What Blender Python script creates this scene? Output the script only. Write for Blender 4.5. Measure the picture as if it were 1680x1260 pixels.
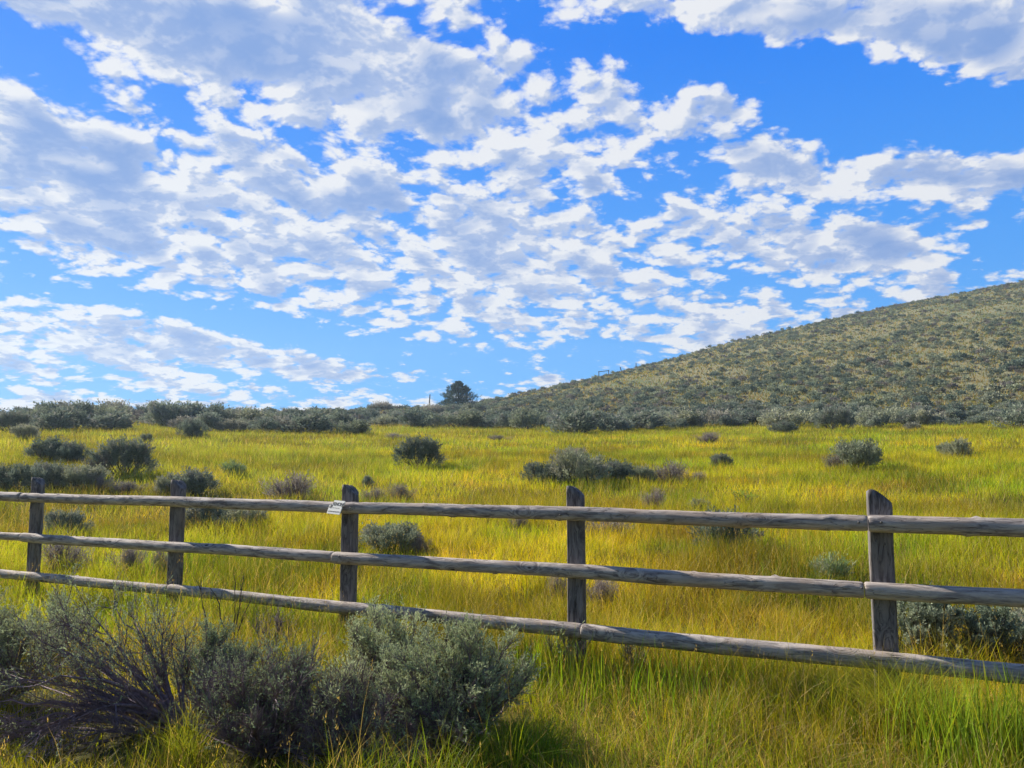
import bpy, math, random
import numpy as np
from mathutils import Vector, Matrix

# ------------------------------------------------------------------ scene, camera, sky, sun
for o in list(bpy.data.objects):
    bpy.data.objects.remove(o)
scene = bpy.context.scene
COL = scene.collection
R = math.radians
EYE = 1.6
FPX = 1200.0                      # focal length in pixels of the 1680 wide photograph
PITCH = math.atan(115 / FPX)      # camera tilted slightly upward
SUN_AZ, SUN_EL = R(-53), R(31)    # azimuth measured from +Y towards +X

cam_data = bpy.data.cameras.new("camera")
cam = bpy.data.objects.new("camera", cam_data)
COL.objects.link(cam)
cam_data.sensor_width = 36
cam_data.lens = 36 * FPX / 1680
cam_data.clip_start = 0.05
cam_data.clip_end = 6000
cam.location = (0, 0, EYE)
cam.rotation_euler = (math.pi / 2 + PITCH, 0, 0)
scene.camera = cam

sv = scene.view_settings
sv.view_transform = 'Standard'
sv.look = 'None'
sv.gamma = 1
sv.use_curve_mapping = False
sv.exposure = 0.68


class NT:
    """small helper for writing node trees as expressions"""
    def __init__(s, tree):
        s.t = tree
        tree.nodes.clear()

    def new(s, kind, **kw):
        n = s.t.nodes.new(kind)
        for k, v in kw.items():
            setattr(n, k, v)
        return n

    def put(s, sock, val):
        if isinstance(val, bpy.types.NodeSocket):
            s.t.links.new(val, sock)
        elif val is not None:
            if isinstance(val, (tuple, list)) and len(val) == 3 and sock.type == 'RGBA':
                val = (*val, 1)
            sock.default_value = val

    def m(s, op, a, b=None, c=None, clamp=False):
        n = s.new('ShaderNodeMath', operation=op)
        n.use_clamp = clamp
        for i, v in enumerate((a, b, c)):
            if v is not None:
                s.put(n.inputs[i], v)
        return n.outputs[0]

    def v(s, op, a, b=None, scale=None):
        n = s.new('ShaderNodeVectorMath', operation=op)
        s.put(n.inputs[0], a)
        if b is not None:
            s.put(n.inputs[1], b)
        if scale is not None:
            s.put(n.inputs['Scale'], scale)
        return n.outputs['Value'] if op in ('LENGTH', 'DOT_PRODUCT') else n.outputs['Vector']

    def sep(s, a):
        n = s.new('ShaderNodeSeparateXYZ')
        s.put(n.inputs[0], a)
        return n.outputs

    def comb(s, x, y, z=0.0):
        n = s.new('ShaderNodeCombineXYZ')
        for i, q in enumerate((x, y, z)):
            s.put(n.inputs[i], q)
        return n.outputs[0]

    def noise(s, vec, scale, detail=2.0, rough=0.5, lac=2.0, dist=0.0, col=False, flat=False):
        n = s.new('ShaderNodeTexNoise', noise_dimensions='2D' if flat else '3D')
        s.put(n.inputs['Vector'], vec)
        for k, q in (('Scale', scale), ('Detail', detail), ('Roughness', rough), ('Lacunarity', lac), ('Distortion', dist)):
            s.put(n.inputs[k], q)
        return n.outputs['Color' if col else 'Fac']

    def ramp(s, x, a, b, lo=0.0, hi=1.0, kind='SMOOTHSTEP'):
        n = s.new('ShaderNodeMapRange', interpolation_type=kind)
        for i, q in enumerate((x, a, b, lo, hi)):
            s.put(n.inputs[i], q)
        return n.outputs[0]

    def mix(s, f, a, b, blend='MIX'):
        n = s.new('ShaderNodeMix', data_type='RGBA', blend_type=blend)
        s.put(n.inputs['Factor'], f)
        s.put(n.inputs[6], a)
        s.put(n.inputs[7], b)
        return n.outputs[2]


def pix_dir(px, py):
    """direction in the world in which the photograph shows this pixel"""
    x, y = (px - 840) / FPX, (630 - py) / FPX
    cp, sp = math.cos(PITCH), math.sin(PITCH)
    return Vector((x, cp - y * sp, sp + y * cp)).normalized()


# ---- sky: Nishita sky with a deck of broken cloud, laid out by compass direction
world = bpy.data.worlds.new("World")
scene.world = world
world.use_nodes = True
W = NT(world.node_tree)
out = W.new('ShaderNodeOutputWorld')
bg = W.new('ShaderNodeBackground')
W.t.links.new(bg.outputs[0], out.inputs[0])
sky = W.new('ShaderNodeTexSky', sky_type='NISHITA')
sky.sun_disc = False
sky.sun_elevation = SUN_EL
sky.sun_rotation = SUN_AZ % (2 * math.pi)
sky.altitude = 1500
sky.air_density = 1.0
sky.dust_density = 0.3
sky.ozone_density = 2.0
D = W.new('ShaderNodeTexCoord').outputs['Generated']
D = W.v('NORMALIZE', D)

# (photo x, photo y, half width, half height, tilt in degrees, weight): clearings < 0, cloud banks > 0
BLOBS = [
    (1330, 130, 330, 70, 13, -1.15), (1560, 215, 260, 50, 10, -1.1), (1010, 60, 130, 45, 12, -.85),
    (1090, 290, 120, 50, -30, -.8), (1440, 340, 110, 28, 5, -.55), (900, 330, 60, 35, -20, -.25),
    (50, 95, 100, 38, 25, -.75), (280, 170, 75, 30, 30, -.55), (700, 35, 110, 26, 15, -.7),
    (440, 215, 80, 20, 10, -.40), (640, 262, 45, 18, 20, -.35),
    (330, 515, 260, 26, 9, -.9), (620, 575, 240, 34, 12, -1.0), (960, 590, 200, 42, 6, -.75),
    (860, 500, 90, 14, 14, -.3), (430, 625, 110, 12, 10, -.5), (1230, 470, 110, 14, 5, -.35),
    (150, 640, 200, 13, 3, -.2), (1600, 430, 120, 45, -12, -.65), (700, 640, 240, 14, 2, -.5), (1390, 470, 130, 22, -10, -.35),
    (1520, 40, 230, 50, 14, 1.0), (1200, 10, 150, 14, 5, .6), (1610, 100, 120, 60, 20, .9),
    (1215, 165, 70, 34, 15, .7), (1300, 265, 100, 50, 10, .7), (1200, 245, 60, 25, 25, .35),
    (1560, 275, 150, 40, 12, .8), (1330, 400, 330, 50, 8, .45), (1500, 430, 100, 45, 30, .5),
    (1180, 520, 160, 45, -8, .45), (650, 120, 420, 100, 12, .75), (330, 80, 240, 80, 10, .65), (200, 40, 120, 40, 10, .4), (480, 370, 520, 130, 8, .5),
    (280, 580, 170, 45, 12, .5), (500, 600, 160, 24, 10, .5), (690, 610, 60, 14, 4, .45), (920, 620, 60, 9, 0, .4),
    (120, 290, 190, 90, 20, .4), (900, 400, 200, 90, 10, .35), (80, 580, 120, 60, 15, .15), (1050, 130, 160, 60, 25, .5),
    (880, 570, 60, 7, 8, .35), (150, 655, 180, 9, 3, .35), (590, 640, 40, 6, 0, .3),
]
cov = None
for (px, py, hw, hh, tilt, wt) in BLOBS:
    c = pix_dir(px, py)
    e1 = Vector((0, 0, 1)).cross(c).normalized() * -1      # towards the right
    e2 = e1.cross(c).normalized()
    if e2.z < 0:
        e2 = -e2
    a = R(-tilt)
    f1 = (e1 * math.cos(a) + e2 * math.sin(a)) / (1.35 * hw / FPX)
    f2 = (e2 * math.cos(a) - e1 * math.sin(a)) / (1.35 * hh / FPX)
    d1 = W.v('DOT_PRODUCT', D, tuple(f1))
    d2 = W.v('DOT_PRODUCT', D, tuple(f2))
    off1, off2 = c.dot(f1), c.dot(f2)
    q = W.v('LENGTH', W.comb(W.m('SUBTRACT', d1, off1), W.m('SUBTRACT', d2, off2)))
    g = W.ramp(q, 1.0, 0.15, 0.0, wt)
    cov = g if cov is None else W.m('ADD', cov, g)
SUNV = Vector((math.sin(SUN_AZ) * math.cos(SUN_EL), math.cos(SUN_AZ) * math.cos(SUN_EL), math.sin(SUN_EL)))


def deck(vec):
    sx, sy, sz = W.sep(vec)
    z = W.m('ADD', W.m('MAXIMUM', sz, 0.0), 0.27)
    return W.comb(W.m('DIVIDE', sx, z), W.m('DIVIDE', sy, z), 0.0)


def rot_st(p):
    n = W.new('ShaderNodeMapping')
    W.put(n.inputs['Vector'], p)
    n.inputs['Rotation'].default_value = (0, 0, R(20))
    n.inputs['Scale'].default_value = (0.92, 1.0, 1.0)
    return n.outputs[0]


def dens(vec, det=8.0, fine=True):
    p = rot_st(deck(vec))
    w = W.v('SUBTRACT', W.noise(p, 4.0, 2, .55, col=True, flat=True), (.5, .5, .5))
    p = W.v('ADD', p, W.v('SCALE', w, scale=.055))
    n1 = W.noise(p, 3.6, 0.0, .5, flat=True)
    n2 = W.noise(W.v('ADD', p, (7, 3, 1)), 9.4, det, .60, flat=True)
    a = W.m('MULTIPLY', W.m('SUBTRACT', n1, .5), 1.0)
    b = W.m('MULTIPLY_ADD', W.m('SUBTRACT', n2, .5), 3.9, a)
    # rounded lumps from cell distances
    vo = W.new('ShaderNodeTexVoronoi', feature='F1' if fine else 'SMOOTH_F1', voronoi_dimensions='2D')
    W.put(vo.inputs['Vector'], p)
    vo.inputs['Scale'].default_value = 14.0
    vo.inputs['Detail'].default_value = 3.0 if fine else 0.0
    vo.inputs['Roughness'].default_value = .55
    lump = W.m('SUBTRACT', .42, vo.outputs['Distance'])
    return W.m('MULTIPLY_ADD', lump, 1.25, b)


d0 = dens(D)
d1 = dens(W.v('ADD', D, (-0.009, 0.0, 0.013)))            # a little towards the light: upper left
d2 = dens(W.v('ADD', D, (-0.016, 0.0, 0.022)), 1.0, False)  # soft bulk of the cloud between here and the light
sD = W.sep(D)
front = W.ramp(sD[1], -0.1, 0.55, -1.1, 0.0)              # the cloud deck lies ahead; behind and overhead it breaks up
over = W.ramp(sD[2], 0.62, 0.85, 0.0, -0.9)
base = W.m('ADD', W.m('ADD', W.m('MULTIPLY', cov, 1.25), 0.70), W.m('ADD', front, over))
t0 = W.m('ADD', d0, base)
t1 = W.m('ADD', d1, base)
t2 = W.m('ADD', d2, base)
alpha = W.ramp(t0, -0.28, 0.58)
rim = W.ramp(t0, .15, 1.5, kind='LINEAR')
bulk = W.ramp(t2, 0.45, 2.3, kind='LINEAR')
lit = W.ramp(W.m('SUBTRACT', t1, t0), -0.45, 0.45)
shade = W.m('MULTIPLY', bulk, W.m('MULTIPLY_ADD', rim, .75, .25))
lowf = W.ramp(W.noise(W.v('ADD', rot_st(deck(D)), (4, 4, 0)), 4.5, 2.0, .5, flat=True), .35, .65)
shade = W.m('MULTIPLY', shade, W.m('MULTIPLY_ADD', lowf, .9, .75))
shade = W.m('ADD', W.m('MULTIPLY', shade, 1.15), W.m('MULTIPLY', W.m('SUBTRACT', lit, .40), .75))
shade = W.m('SUBTRACT', 1.0, W.m('EXPONENT', W.m('MULTIPLY', W.m('MAXIMUM', shade, 0.0), -1.45)))
cloud = W.mix(shade, (0.86, 0.87, 0.89), (0.20, 0.35, 0.70))
grad = W.mix(W.ramp(sD[2], 0.0, 0.5, kind='LINEAR'), (0.13, 0.54, 1.10), (0.0, 0.24, 1.03))
nish = W.v('SCALE', sky.outputs[0], scale=0.08)
seen = W.ramp(sD[1], 0.2, 0.6, 0.15, 0.85)
skyc = W.mix(seen, nish, grad)
col = W.mix(W.m('MULTIPLY', alpha, 0.97), skyc, cloud)
col = W.mix(W.ramp(sD[2], -0.02, -0.06), col, (0.06, 0.055, 0.02))
# the same light below the horizon: ground bounce
W.put(bg.inputs['Color'], col)
bg.inputs['Strength'].default_value = 0.625        # exposure is raised for the meadow
world.cycles.sampling_method = 'MANUAL'
world.cycles.sample_map_resolution = 512

sun_data = bpy.data.lights.new("sun", 'SUN')
sun = bpy.data.objects.new("sun", sun_data)
COL.objects.link(sun)
sun_data.energy = 5.0
sun_data.angle = R(0.6)
sun_data.color = (1.0, 0.93, 0.80)
sun.rotation_euler = SUNV.to_track_quat('Z', 'Y').to_euler()

# ------------------------------------------------------------------ numeric helpers
rng = np.random.default_rng(7)
random.seed(7)


def vnoise(x, y, seed=0):
    """2-D value noise in 0..1"""
    xi, yi = np.floor(x).astype(np.int64), np.floor(y).astype(np.int64)
    fx, fy = x - xi, y - yi
    fx, fy = fx * fx * (3 - 2 * fx), fy * fy * (3 - 2 * fy)

    def h(a, b):
        n = (a * 374761393 + b * 668265263 + seed * 1274126177) & 0xffffffff
        n = ((n ^ (n >> 13)) * 1274126177) & 0xffffffff
        return ((n ^ (n >> 16)) & 0xffff) / 65535.0
    return (h(xi, yi) * (1 - fx) + h(xi + 1, yi) * fx) * (1 - fy) + (h(xi, yi + 1) * (1 - fx) + h(xi + 1, yi + 1) * fx) * fy


def fbm(x, y, octv=4, seed=0):
    t, a, s = 0, .5, 0
    for i in range(octv):
        t = t + a * vnoise(x * 2 ** i + 17.3 * i, y * 2 ** i - 9.1 * i, seed + i)
        s += a
        a *= .5
    return t / s


def sstep(a, b, x):
    t = np.clip((x - a) / (b - a), 0, 1)
    return t * t * (3 - 2 * t)


# ------------------------------------------------------------------ terrain
# heights of the skyline (photo x, photo y of the bare ground there, distance of the crest in metres)
SKYL = [(-500, 705, 70), (0, 688, 72), (200, 686, 74), (400, 683, 78), (500, 677, 92), (600, 674, 104), (700, 670, 112), (760, 665, 118),
        (800, 659, 125), (850, 647, 132), (900, 637, 140), (1000, 615, 152), (1100, 589, 165), (1200, 562, 178), (1300, 539, 190),
        (1400, 516, 200), (1500, 496, 210), (1600, 477, 220), (1680, 461, 228), (1850, 430, 240), (2300, 380, 250)]
_az, _te, _dd = [], [], []
for px, py, dd in SKYL:
    d = pix_dir(px, py)
    _az.append(math.atan2(d.x, d.y))
    _te.append(d.z / math.hypot(d.x, d.y))
    _dd.append(dd)
_az = [-math.pi, -1.6] + _az + [1.6, math.pi]
_te = [.03, .03] + _te + [.2, .03]
_dd = [75, 72] + _dd + [240, 75]
FN = (0.407, 0.914)               # the way from the fence into the field
FOOT = 56.0


def ground_z(x, y):
    x, y = np.asarray(x, float), np.asarray(y, float)
    r = np.hypot(x, y)
    s = FN[0] * x + FN[1] * y
    w = sstep(8, 24, r)
    m = r * w + s * (1 - w)
    k = m - 5.7
    ramp = np.where(k > 0, k * k / (np.abs(k) + 1.2) + .9 * sstep(3, 14, k), 0)
    az = np.arctan2(x, y)
    te, dd = np.interp(az, _az, _te), np.interp(az, _az, _dd)

    def field(q):
        return 0.071 * q
    z = field(np.minimum(ramp, FOOT - 5.7))
    z55 = field(FOOT - 5.7)
    H = EYE + dd * te
    t = np.clip((r - FOOT) / (dd - FOOT), 0, 1)
    up = z55 + (H - z55) * (t * .85 + .15 * t * t * (3 - 2 * t))
    over = np.maximum(r - dd, 0)
    up = up - over * .10 * (over / (over + 12)) - .00025 * np.minimum(over, 200) ** 2 - 10 * sstep(200, 600, over)
    z = np.where(r > FOOT, up, z)
    z = z + .10 * (fbm(x * .5, y * .5, 3, 3) - .5) * sstep(3, 9, r)
    z = z + 1.4 * (fbm(x * .045, y * .045, 3, 8) - .5) * sstep(60, 110, r) * (1 - .8 * sstep(dd * .8, dd, r))
    return z


def gz(x, y):
    return float(ground_z(x, y))


def at(px, py):
    """the point of the ground seen at a pixel of the photograph (marching along the line of sight)"""
    d = pix_dir(px, py)
    h = math.hypot(d.x, d.y)
    rr = np.geomspace(1.5, 320, 3000)
    X, Y, Z = d.x / h * rr, d.y / h * rr, EYE + d.z / h * rr
    hit = np.nonzero(ground_z(X, Y) >= Z)[0]
    i = hit[0] if len(hit) else -1
    return Vector((X[i], Y[i], float(ground_z(X[i], Y[i]))))


def mesh_np(name, verts, faces_list, mats=(), attrs=None, smooth=False, mat_idx=None):
    """faces_list: list of int arrays (n, k)"""
    me = bpy.data.meshes.new(name)
    verts = np.asarray(verts, np.float32)
    me.vertices.add(len(verts))
    me.vertices.foreach_set('co', verts.ravel())
    loops = np.concatenate([f.ravel() for f in faces_list]).astype(np.int32)
    tot = np.concatenate([np.full(len(f), f.shape[1], np.int32) for f in faces_list])
    start = np.concatenate([[0], np.cumsum(tot)[:-1]]).astype(np.int32)
    me.loops.add(len(loops))
    me.loops.foreach_set('vertex_index', loops)
    me.polygons.add(len(tot))
    me.polygons.foreach_set('loop_start', start)
    me.polygons.foreach_set('loop_total', tot)
    if mat_idx is not None:
        me.polygons.foreach_set('material_index', np.asarray(mat_idx, np.int32))
    me.update(calc_edges=True)
    for k, v in (attrs or {}).items():
        v = np.asarray(v, np.float32)
        if v.ndim == 1:
            me.attributes.new(k, 'FLOAT', 'POINT').data.foreach_set('value', v)
        else:
            if v.shape[1] == 3:
                v = np.concatenate([v, np.ones((len(v), 1), np.float32)], 1)
            me.attributes.new(k, 'FLOAT_COLOR', 'POINT').data.foreach_set('color', v.ravel())
    if smooth:
        me.polygons.foreach_set('use_smooth', np.ones(len(tot), bool))
    for m in mats:
        me.materials.append(m)
    return me


def link(name, me, parent=None, label=None, cat=None, group=None, kind=None, loc=None, rotz=None, scale=None):
    o = bpy.data.objects.new(name, me)
    COL.objects.link(o)
    if parent:
        o.parent = parent
    for k, v in (('label', label), ('category', cat), ('group', group), ('kind', kind)):
        if v:
            o[k] = v
    if loc is not None:
        o.location = loc
    if rotz is not None:
        o.rotation_euler.z = rotz
    if scale is not None:
        o.scale = scale
    return o


# ------------------------------------------------------------------ materials
def material(name):
    m = bpy.data.materials.new(name)
    m.use_nodes = True
    n = NT(m.node_tree)
    o = n.new('ShaderNodeOutputMaterial')
    return m, n, o


def leaf_material(name, attr, transl=.35, var=.25, rough=.7, tcol=None, hsv=False, gloss=.0):
    """thin leaves: coloured by the 'tone' attribute, light comes partly through"""
    m, n, o = material(name)
    at_ = n.new('ShaderNodeAttribute', attribute_name='tone')
    col = at_.outputs['Color']
    if hsv:
        oi = n.new('ShaderNodeObjectInfo')
        k = n.m('MULTIPLY_ADD', oi.outputs['Random'], var, 1 - var / 2)
        h = n.new('ShaderNodeHueSaturation')
        n.put(h.inputs['Color'], col)
        n.put(h.inputs['Value'], k)
        n.put(h.inputs['Hue'], n.m('MULTIPLY_ADD', oi.outputs['Random'], -.05, .52))
        col = h.outputs[0]
    d = n.new('ShaderNodeBsdfPrincipled')
    n.put(d.inputs['Base Color'], col)
    d.inputs['Roughness'].default_value = rough
    d.inputs['Specular IOR Level'].default_value = gloss
    t = n.new('ShaderNodeBsdfTranslucent')
    n.put(t.inputs['Color'], n.mix(1.0, col, tcol or (1, 1, 1), 'MULTIPLY'))
    x = n.new('ShaderNodeMixShader')
    x.inputs[0].default_value = transl
    n.t.links.new(d.outputs[0], x.inputs[1])
    n.t.links.new(t.outputs[0], x.inputs[2])
    n.t.links.new(x.outputs[0], o.inputs[0])
    return m


M_GRASS = leaf_material('grass_blades', 'tone', .48, tcol=(1.25, 1.1, .5), gloss=.15, rough=.5)
M_SAGE = leaf_material('sage_leaves', 'tone', .22, hsv=True, var=.35, rough=.8)
M_JUNI = leaf_material('juniper_needles', 'tone', .1, rough=.8)

# ground: soil and matted straw, greener in the meadow, paler on the hill
M_GROUND, n, o = material('ground_soil')
pos = n.new('ShaderNodeNewGeometry').outputs['Position']
hill = n.new('ShaderNodeAttribute', attribute_name='hill').outputs['Fac']
n1 = n.noise(pos, .35, 6, .6)
n2 = n.noise(pos, 3.0, 6, .65)
n3 = n.noise(pos, .08, 4, .5)
field = n.mix(n.ramp(n1, .35, .65), (.085, .085, .016), (.15, .12, .025))
field = n.mix(n.ramp(n2, .45, .75), field, (.06, .05, .022))
straw = n.mix(n.ramp(n2, .35, .7), (.30, .28, .16), (.20, .205, .12))
straw = n.mix(n.ramp(n1, .50, .70), straw, (.31, .26, .12))
straw = n.mix(n.ramp(n3, .48, .62), straw, (.18, .20, .11))
base = n.mix(hill, field, straw)
b = n.new('ShaderNodeBsdfPrincipled')
n.put(b.inputs['Base Color'], base)
b.inputs['Roughness'].default_value = .95
b.inputs['Specular IOR Level'].default_value = .1
bump = n.new('ShaderNodeBump')
n.put(bump.inputs['Height'], n2)
bump.inputs['Strength'].default_value = .6
bump.inputs['Distance'].default_value = .15
n.t.links.new(bump.outputs[0], b.inputs['Normal'])
n.t.links.new(b.outputs[0], o.inputs[0])


def wood_material(name, light, dark, warm):
    """weathered grey log; the object's X axis runs along the grain"""
    m, n, o = material(name)
    tc = n.new('ShaderNodeTexCoord').outputs['Object']
    rnd = n.new('ShaderNodeObjectInfo').outputs['Random']
    sh = n.v('ADD', tc, n.v('SCALE', (31.0, 17.0, 23.0), scale=rnd))
    mp = n.new('ShaderNodeMapping')
    n.put(mp.inputs['Vector'], sh)
    mp.inputs['Scale'].default_value = (1.0, 7.0, 7.0)
    p = mp.outputs[0]
    # knots bend the grain around them
    kn = n.new('ShaderNodeTexVoronoi', feature='F1')
    kp = n.new('ShaderNodeMapping')
    n.put(kp.inputs['Vector'], sh)
    kp.inputs['Scale'].default_value = (3.2, 7.0, 7.0)
    n.put(kn.inputs['Vector'], kp.outputs[0])
    kn.inputs['Scale'].default_value = 1.0
    near = n.ramp(kn.outputs['Distance'], .42, .05)
    core = n.ramp(kn.outputs['Distance'], .085, .05)
    p = n.v('ADD', p, n.v('SCALE', (0.0, .5, .4), scale=near))
    grain = n.noise(p, 5.0, 6, .65, dist=.6)
    fine = n.noise(p, 22.0, 5, .7)
    ring = n.m('SINE', n.m('MULTIPLY', kn.outputs['Distance'], 55.0))
    blot = n.noise(sh, 2.6, 4, .6)
    c = n.mix(n.ramp(grain, .34, .62), dark, light)
    c = n.mix(n.m('MULTIPLY', n.ramp(blot, .48, .68), .65), c, warm)
    c = n.mix(n.m('MULTIPLY', n.ramp(fine, .52, .70), .35), c, tuple(q * .45 for q in dark))
    crack = n.noise(p, 2.6, 3, .5, dist=.2)
    crack = n.ramp(n.m('ABSOLUTE', n.m('SUBTRACT', crack, .5)), .012, .002)
    c = n.mix(n.m('MULTIPLY', crack, .45), c, (.03, .025, .02))
    c = n.mix(n.m('MULTIPLY', n.m('MULTIPLY', near, n.ramp(ring, .2, .9)), .22), c, dark)
    c = n.mix(n.m('MULTIPLY', core, .9), c, (.03, .022, .018))
    b = n.new('ShaderNodeBsdfPrincipled')
    n.put(b.inputs['Base Color'], c)
    b.inputs['Roughness'].default_value = .82
    b.inputs['Specular IOR Level'].default_value = .25
    hgt = n.m('ADD', n.m('MULTIPLY', grain, .6), n.m('MULTIPLY', fine, .35))
    hgt = n.m('SUBTRACT', hgt, n.m('MULTIPLY', crack, .9))
    hgt = n.m('SUBTRACT', hgt, n.m('MULTIPLY', core, .4))
    bp = n.new('ShaderNodeBump')
    n.put(bp.inputs['Height'], hgt)
    bp.inputs['Strength'].default_value = .9
    bp.inputs['Distance'].default_value = .006
    n.t.links.new(bp.outputs[0], b.inputs['Normal'])
    n.t.links.new(b.outputs[0], o.inputs[0])
    return m


M_RAIL = wood_material('weathered_rail', (.60, .52, .45), (.21, .175, .165), (.50, .39, .30))
M_POST = wood_material('weathered_post', (.25, .23, .225), (.075, .068, .07), (.24, .20, .175))


def plain(name, colr, rough=.6, amt=.12, scale=60.):
    m, n, o = material(name)
    tc = n.new('ShaderNodeTexCoord').outputs['Object']
    q = n.noise(tc, scale, 4, .6)
    b = n.new('ShaderNodeBsdfPrincipled')
    n.put(b.inputs['Base Color'], n.mix(n.ramp(q, .3, .7), tuple(c * (1 - amt) for c in colr), colr))
    b.inputs['Roughness'].default_value = rough
    n.t.links.new(b.outputs[0], o.inputs[0])
    return m


M_BARK = plain('sage_bark', (.115, .085, .082), .9, .5, 40)
M_TWIG = plain('grey_twig', (.31, .225, .255), .85, .5, 30)
M_SIGN = plain('sign_face', (.92, .90, .82), .5, .08, 50)
M_INK = plain('sign_ink', (.035, .03, .03), .6, .1)
M_DARKW = plain('dark_old_wood', (.09, .075, .065), .9, .3, 20)
M_WIRE = plain('wire', (.12, .11, .10), .5, .2)

# ------------------------------------------------------------------ ground sheet
NA = 560
azs = np.concatenate([np.linspace(-math.pi, -.9, 60, endpoint=False), np.linspace(-.9, .9, NA - 120, endpoint=False), np.linspace(.9, math.pi, 60, endpoint=False)])
rs = np.concatenate([[.3], np.geomspace(1.0, 60, 240), np.linspace(60.5, 260, 260), np.geomspace(265, 2600, 40)])
RR, AA = np.meshgrid(rs, azs, indexing='ij')
GX, GY = RR * np.sin(AA), RR * np.cos(AA)
GZ = ground_z(GX, GY)
nr, na = RR.shape
idx = np.arange(nr * na).reshape(nr, na)
q = np.stack([idx[:-1], idx[1:], np.roll(idx, -1, 1)[1:], np.roll(idx, -1, 1)[:-1]], -1).reshape(-1, 4)
V = np.stack([GX, GY, GZ], -1).reshape(-1, 3)
V = np.concatenate([V, [[0, 0, 0.0]]])
cap = np.stack([np.full(na, nr * na), idx[0], np.roll(idx[0], -1)], -1)
hillf = sstep(50, 64, RR + 14 * (fbm(GX * .08, GY * .08, 3, 5) - .5)).ravel()
me = mesh_np('ground', V, [q[:, ::-1], cap[:, ::-1]], [M_GROUND], {'hill': np.append(hillf, 0)}, smooth=True)
link('ground', me, kind='structure')

# ------------------------------------------------------------------ the rail fence
FD = Vector((0.914, -0.407, 0))           # along the fence, left to right
FNV = Vector((FN[0], FN[1], 0))           # away from the camera
S_POST = 5.40                             # plane of the posts' axes


def on_plane(px, py, s):
    d = pix_dir(px, py)
    k = s / (FN[0] * d.x + FN[1] * d.y)
    return Vector((d.x * k, d.y * k, EYE + d.z * k))


fence = link('rail_fence', None, label='weathered wooden three-rail fence running across the meadow', cat='fence')
fence.location = (0, 0, 0)


def make_post(base, top_z, r, seed):
    """round post with a flat sawn face towards the camera and a slanting top; grain along local X"""
    rg = random.Random(seed)
    n = 44
    h = top_z - base.z
    flat = -r * .55                        # local depth of the sawn face
    prof = []
    for i in range(n):
        a = 2 * math.pi * i / n
        x, y = r * math.cos(a), r * math.sin(a)
        if y < flat:
            y = flat - .002 * math.cos(x / r * 2)
        prof.append((x, y))
    lean = (rg.uniform(-.01, .01), rg.uniform(-.008, .008))

    def ztop(x, y):
        u = max(0.0, x + r * .45)
        l = max(0.0, -x - r * .62)
        return h - .50 * u - 3.0 * u * u - 14 * l * l - .10 * (y - flat)
    V, F = [], []
    lev = 30
    for j in range(lev + 1):
        t = j / lev
        for i, (x, y) in enumerate(prof):
            wob = 1 + .018 * math.sin(i * 1.3 + seed) + .02 * math.sin(t * 7 + i * .4 + seed) + .008 * math.sin(i * 5 + t * 23)
            xx, yy = x * wob, y * (wob if y > flat * .98 else 1)
            if j == lev:
                xx, yy = xx * .985, yy * .985
            zz = t * ztop(xx, yy) + (0 if t else -.35)
            V.append((zz, xx + lean[0] * t, yy + lean[1] * t))
    for j in range(lev):
        for i in range(n):
            k = (i + 1) % n
            F.append((j * n + i, j * n + k, (j + 1) * n + k, (j + 1) * n + i))
    ring0 = lev * n
    for fr in (.8, .5, .2):
        st = len(V)
        for i in range(n):
            x, y = prof[i][0] * fr, prof[i][1] * fr
            V.append((ztop(x, y) + .002 * math.sin(i * 2.1), x + lean[0], y + lean[1]))
        for i in range(n):
            k = (i + 1) % n
            F.append((ring0 + i, ring0 + k, st + k, st + i))
        ring0 = st
    V.append((ztop(0, 0), lean[0], lean[1]))
    F3 = [(ring0 + i, ring0 + (i + 1) % n, len(V) - 1) for i in range(n)]
    me = mesh_np('post', V, [np.array(F), np.array(F3)], [M_POST])
    me.polygons.foreach_set('use_smooth', np.array([k < lev * n for k in range(len(me.polygons))]))
    o = link('post', me, fence)
    # local X -> up, local Y -> along the fence (right), local Z -> away from the camera
    o.matrix_local = Matrix.Translation(base) @ Matrix(((0, FD.x, FNV.x), (0, FD.y, FNV.y), (1, 0, 0))).to_4x4()
    return o


POSTS = []
for px, ptop, w in ((58, 783, 20), (288, 787, 24), (571, 795, 27), (942, 797, 30), (1441, 803, 37)):
    c = on_plane(px, ptop, S_POST - .04)
    r = .5 * w / FPX * c.y
    POSTS.append((c, r))
step = (POSTS[4][0] - POSTS[0][0]) / 4
ext = [(POSTS[0][0] - step * 2, .07), (POSTS[0][0] - step, .07)] + POSTS + [(POSTS[4][0] + step, .073), (POSTS[4][0] + step * 2, .073)]
for k, (c, r) in enumerate(ext):
    b = Vector((c.x, c.y, 0)) + FNV * .04
    b.z = gz(b.x, b.y)
    make_post(b, c.z, min(max(r, .069), .076), k * 3 + 1)


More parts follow.
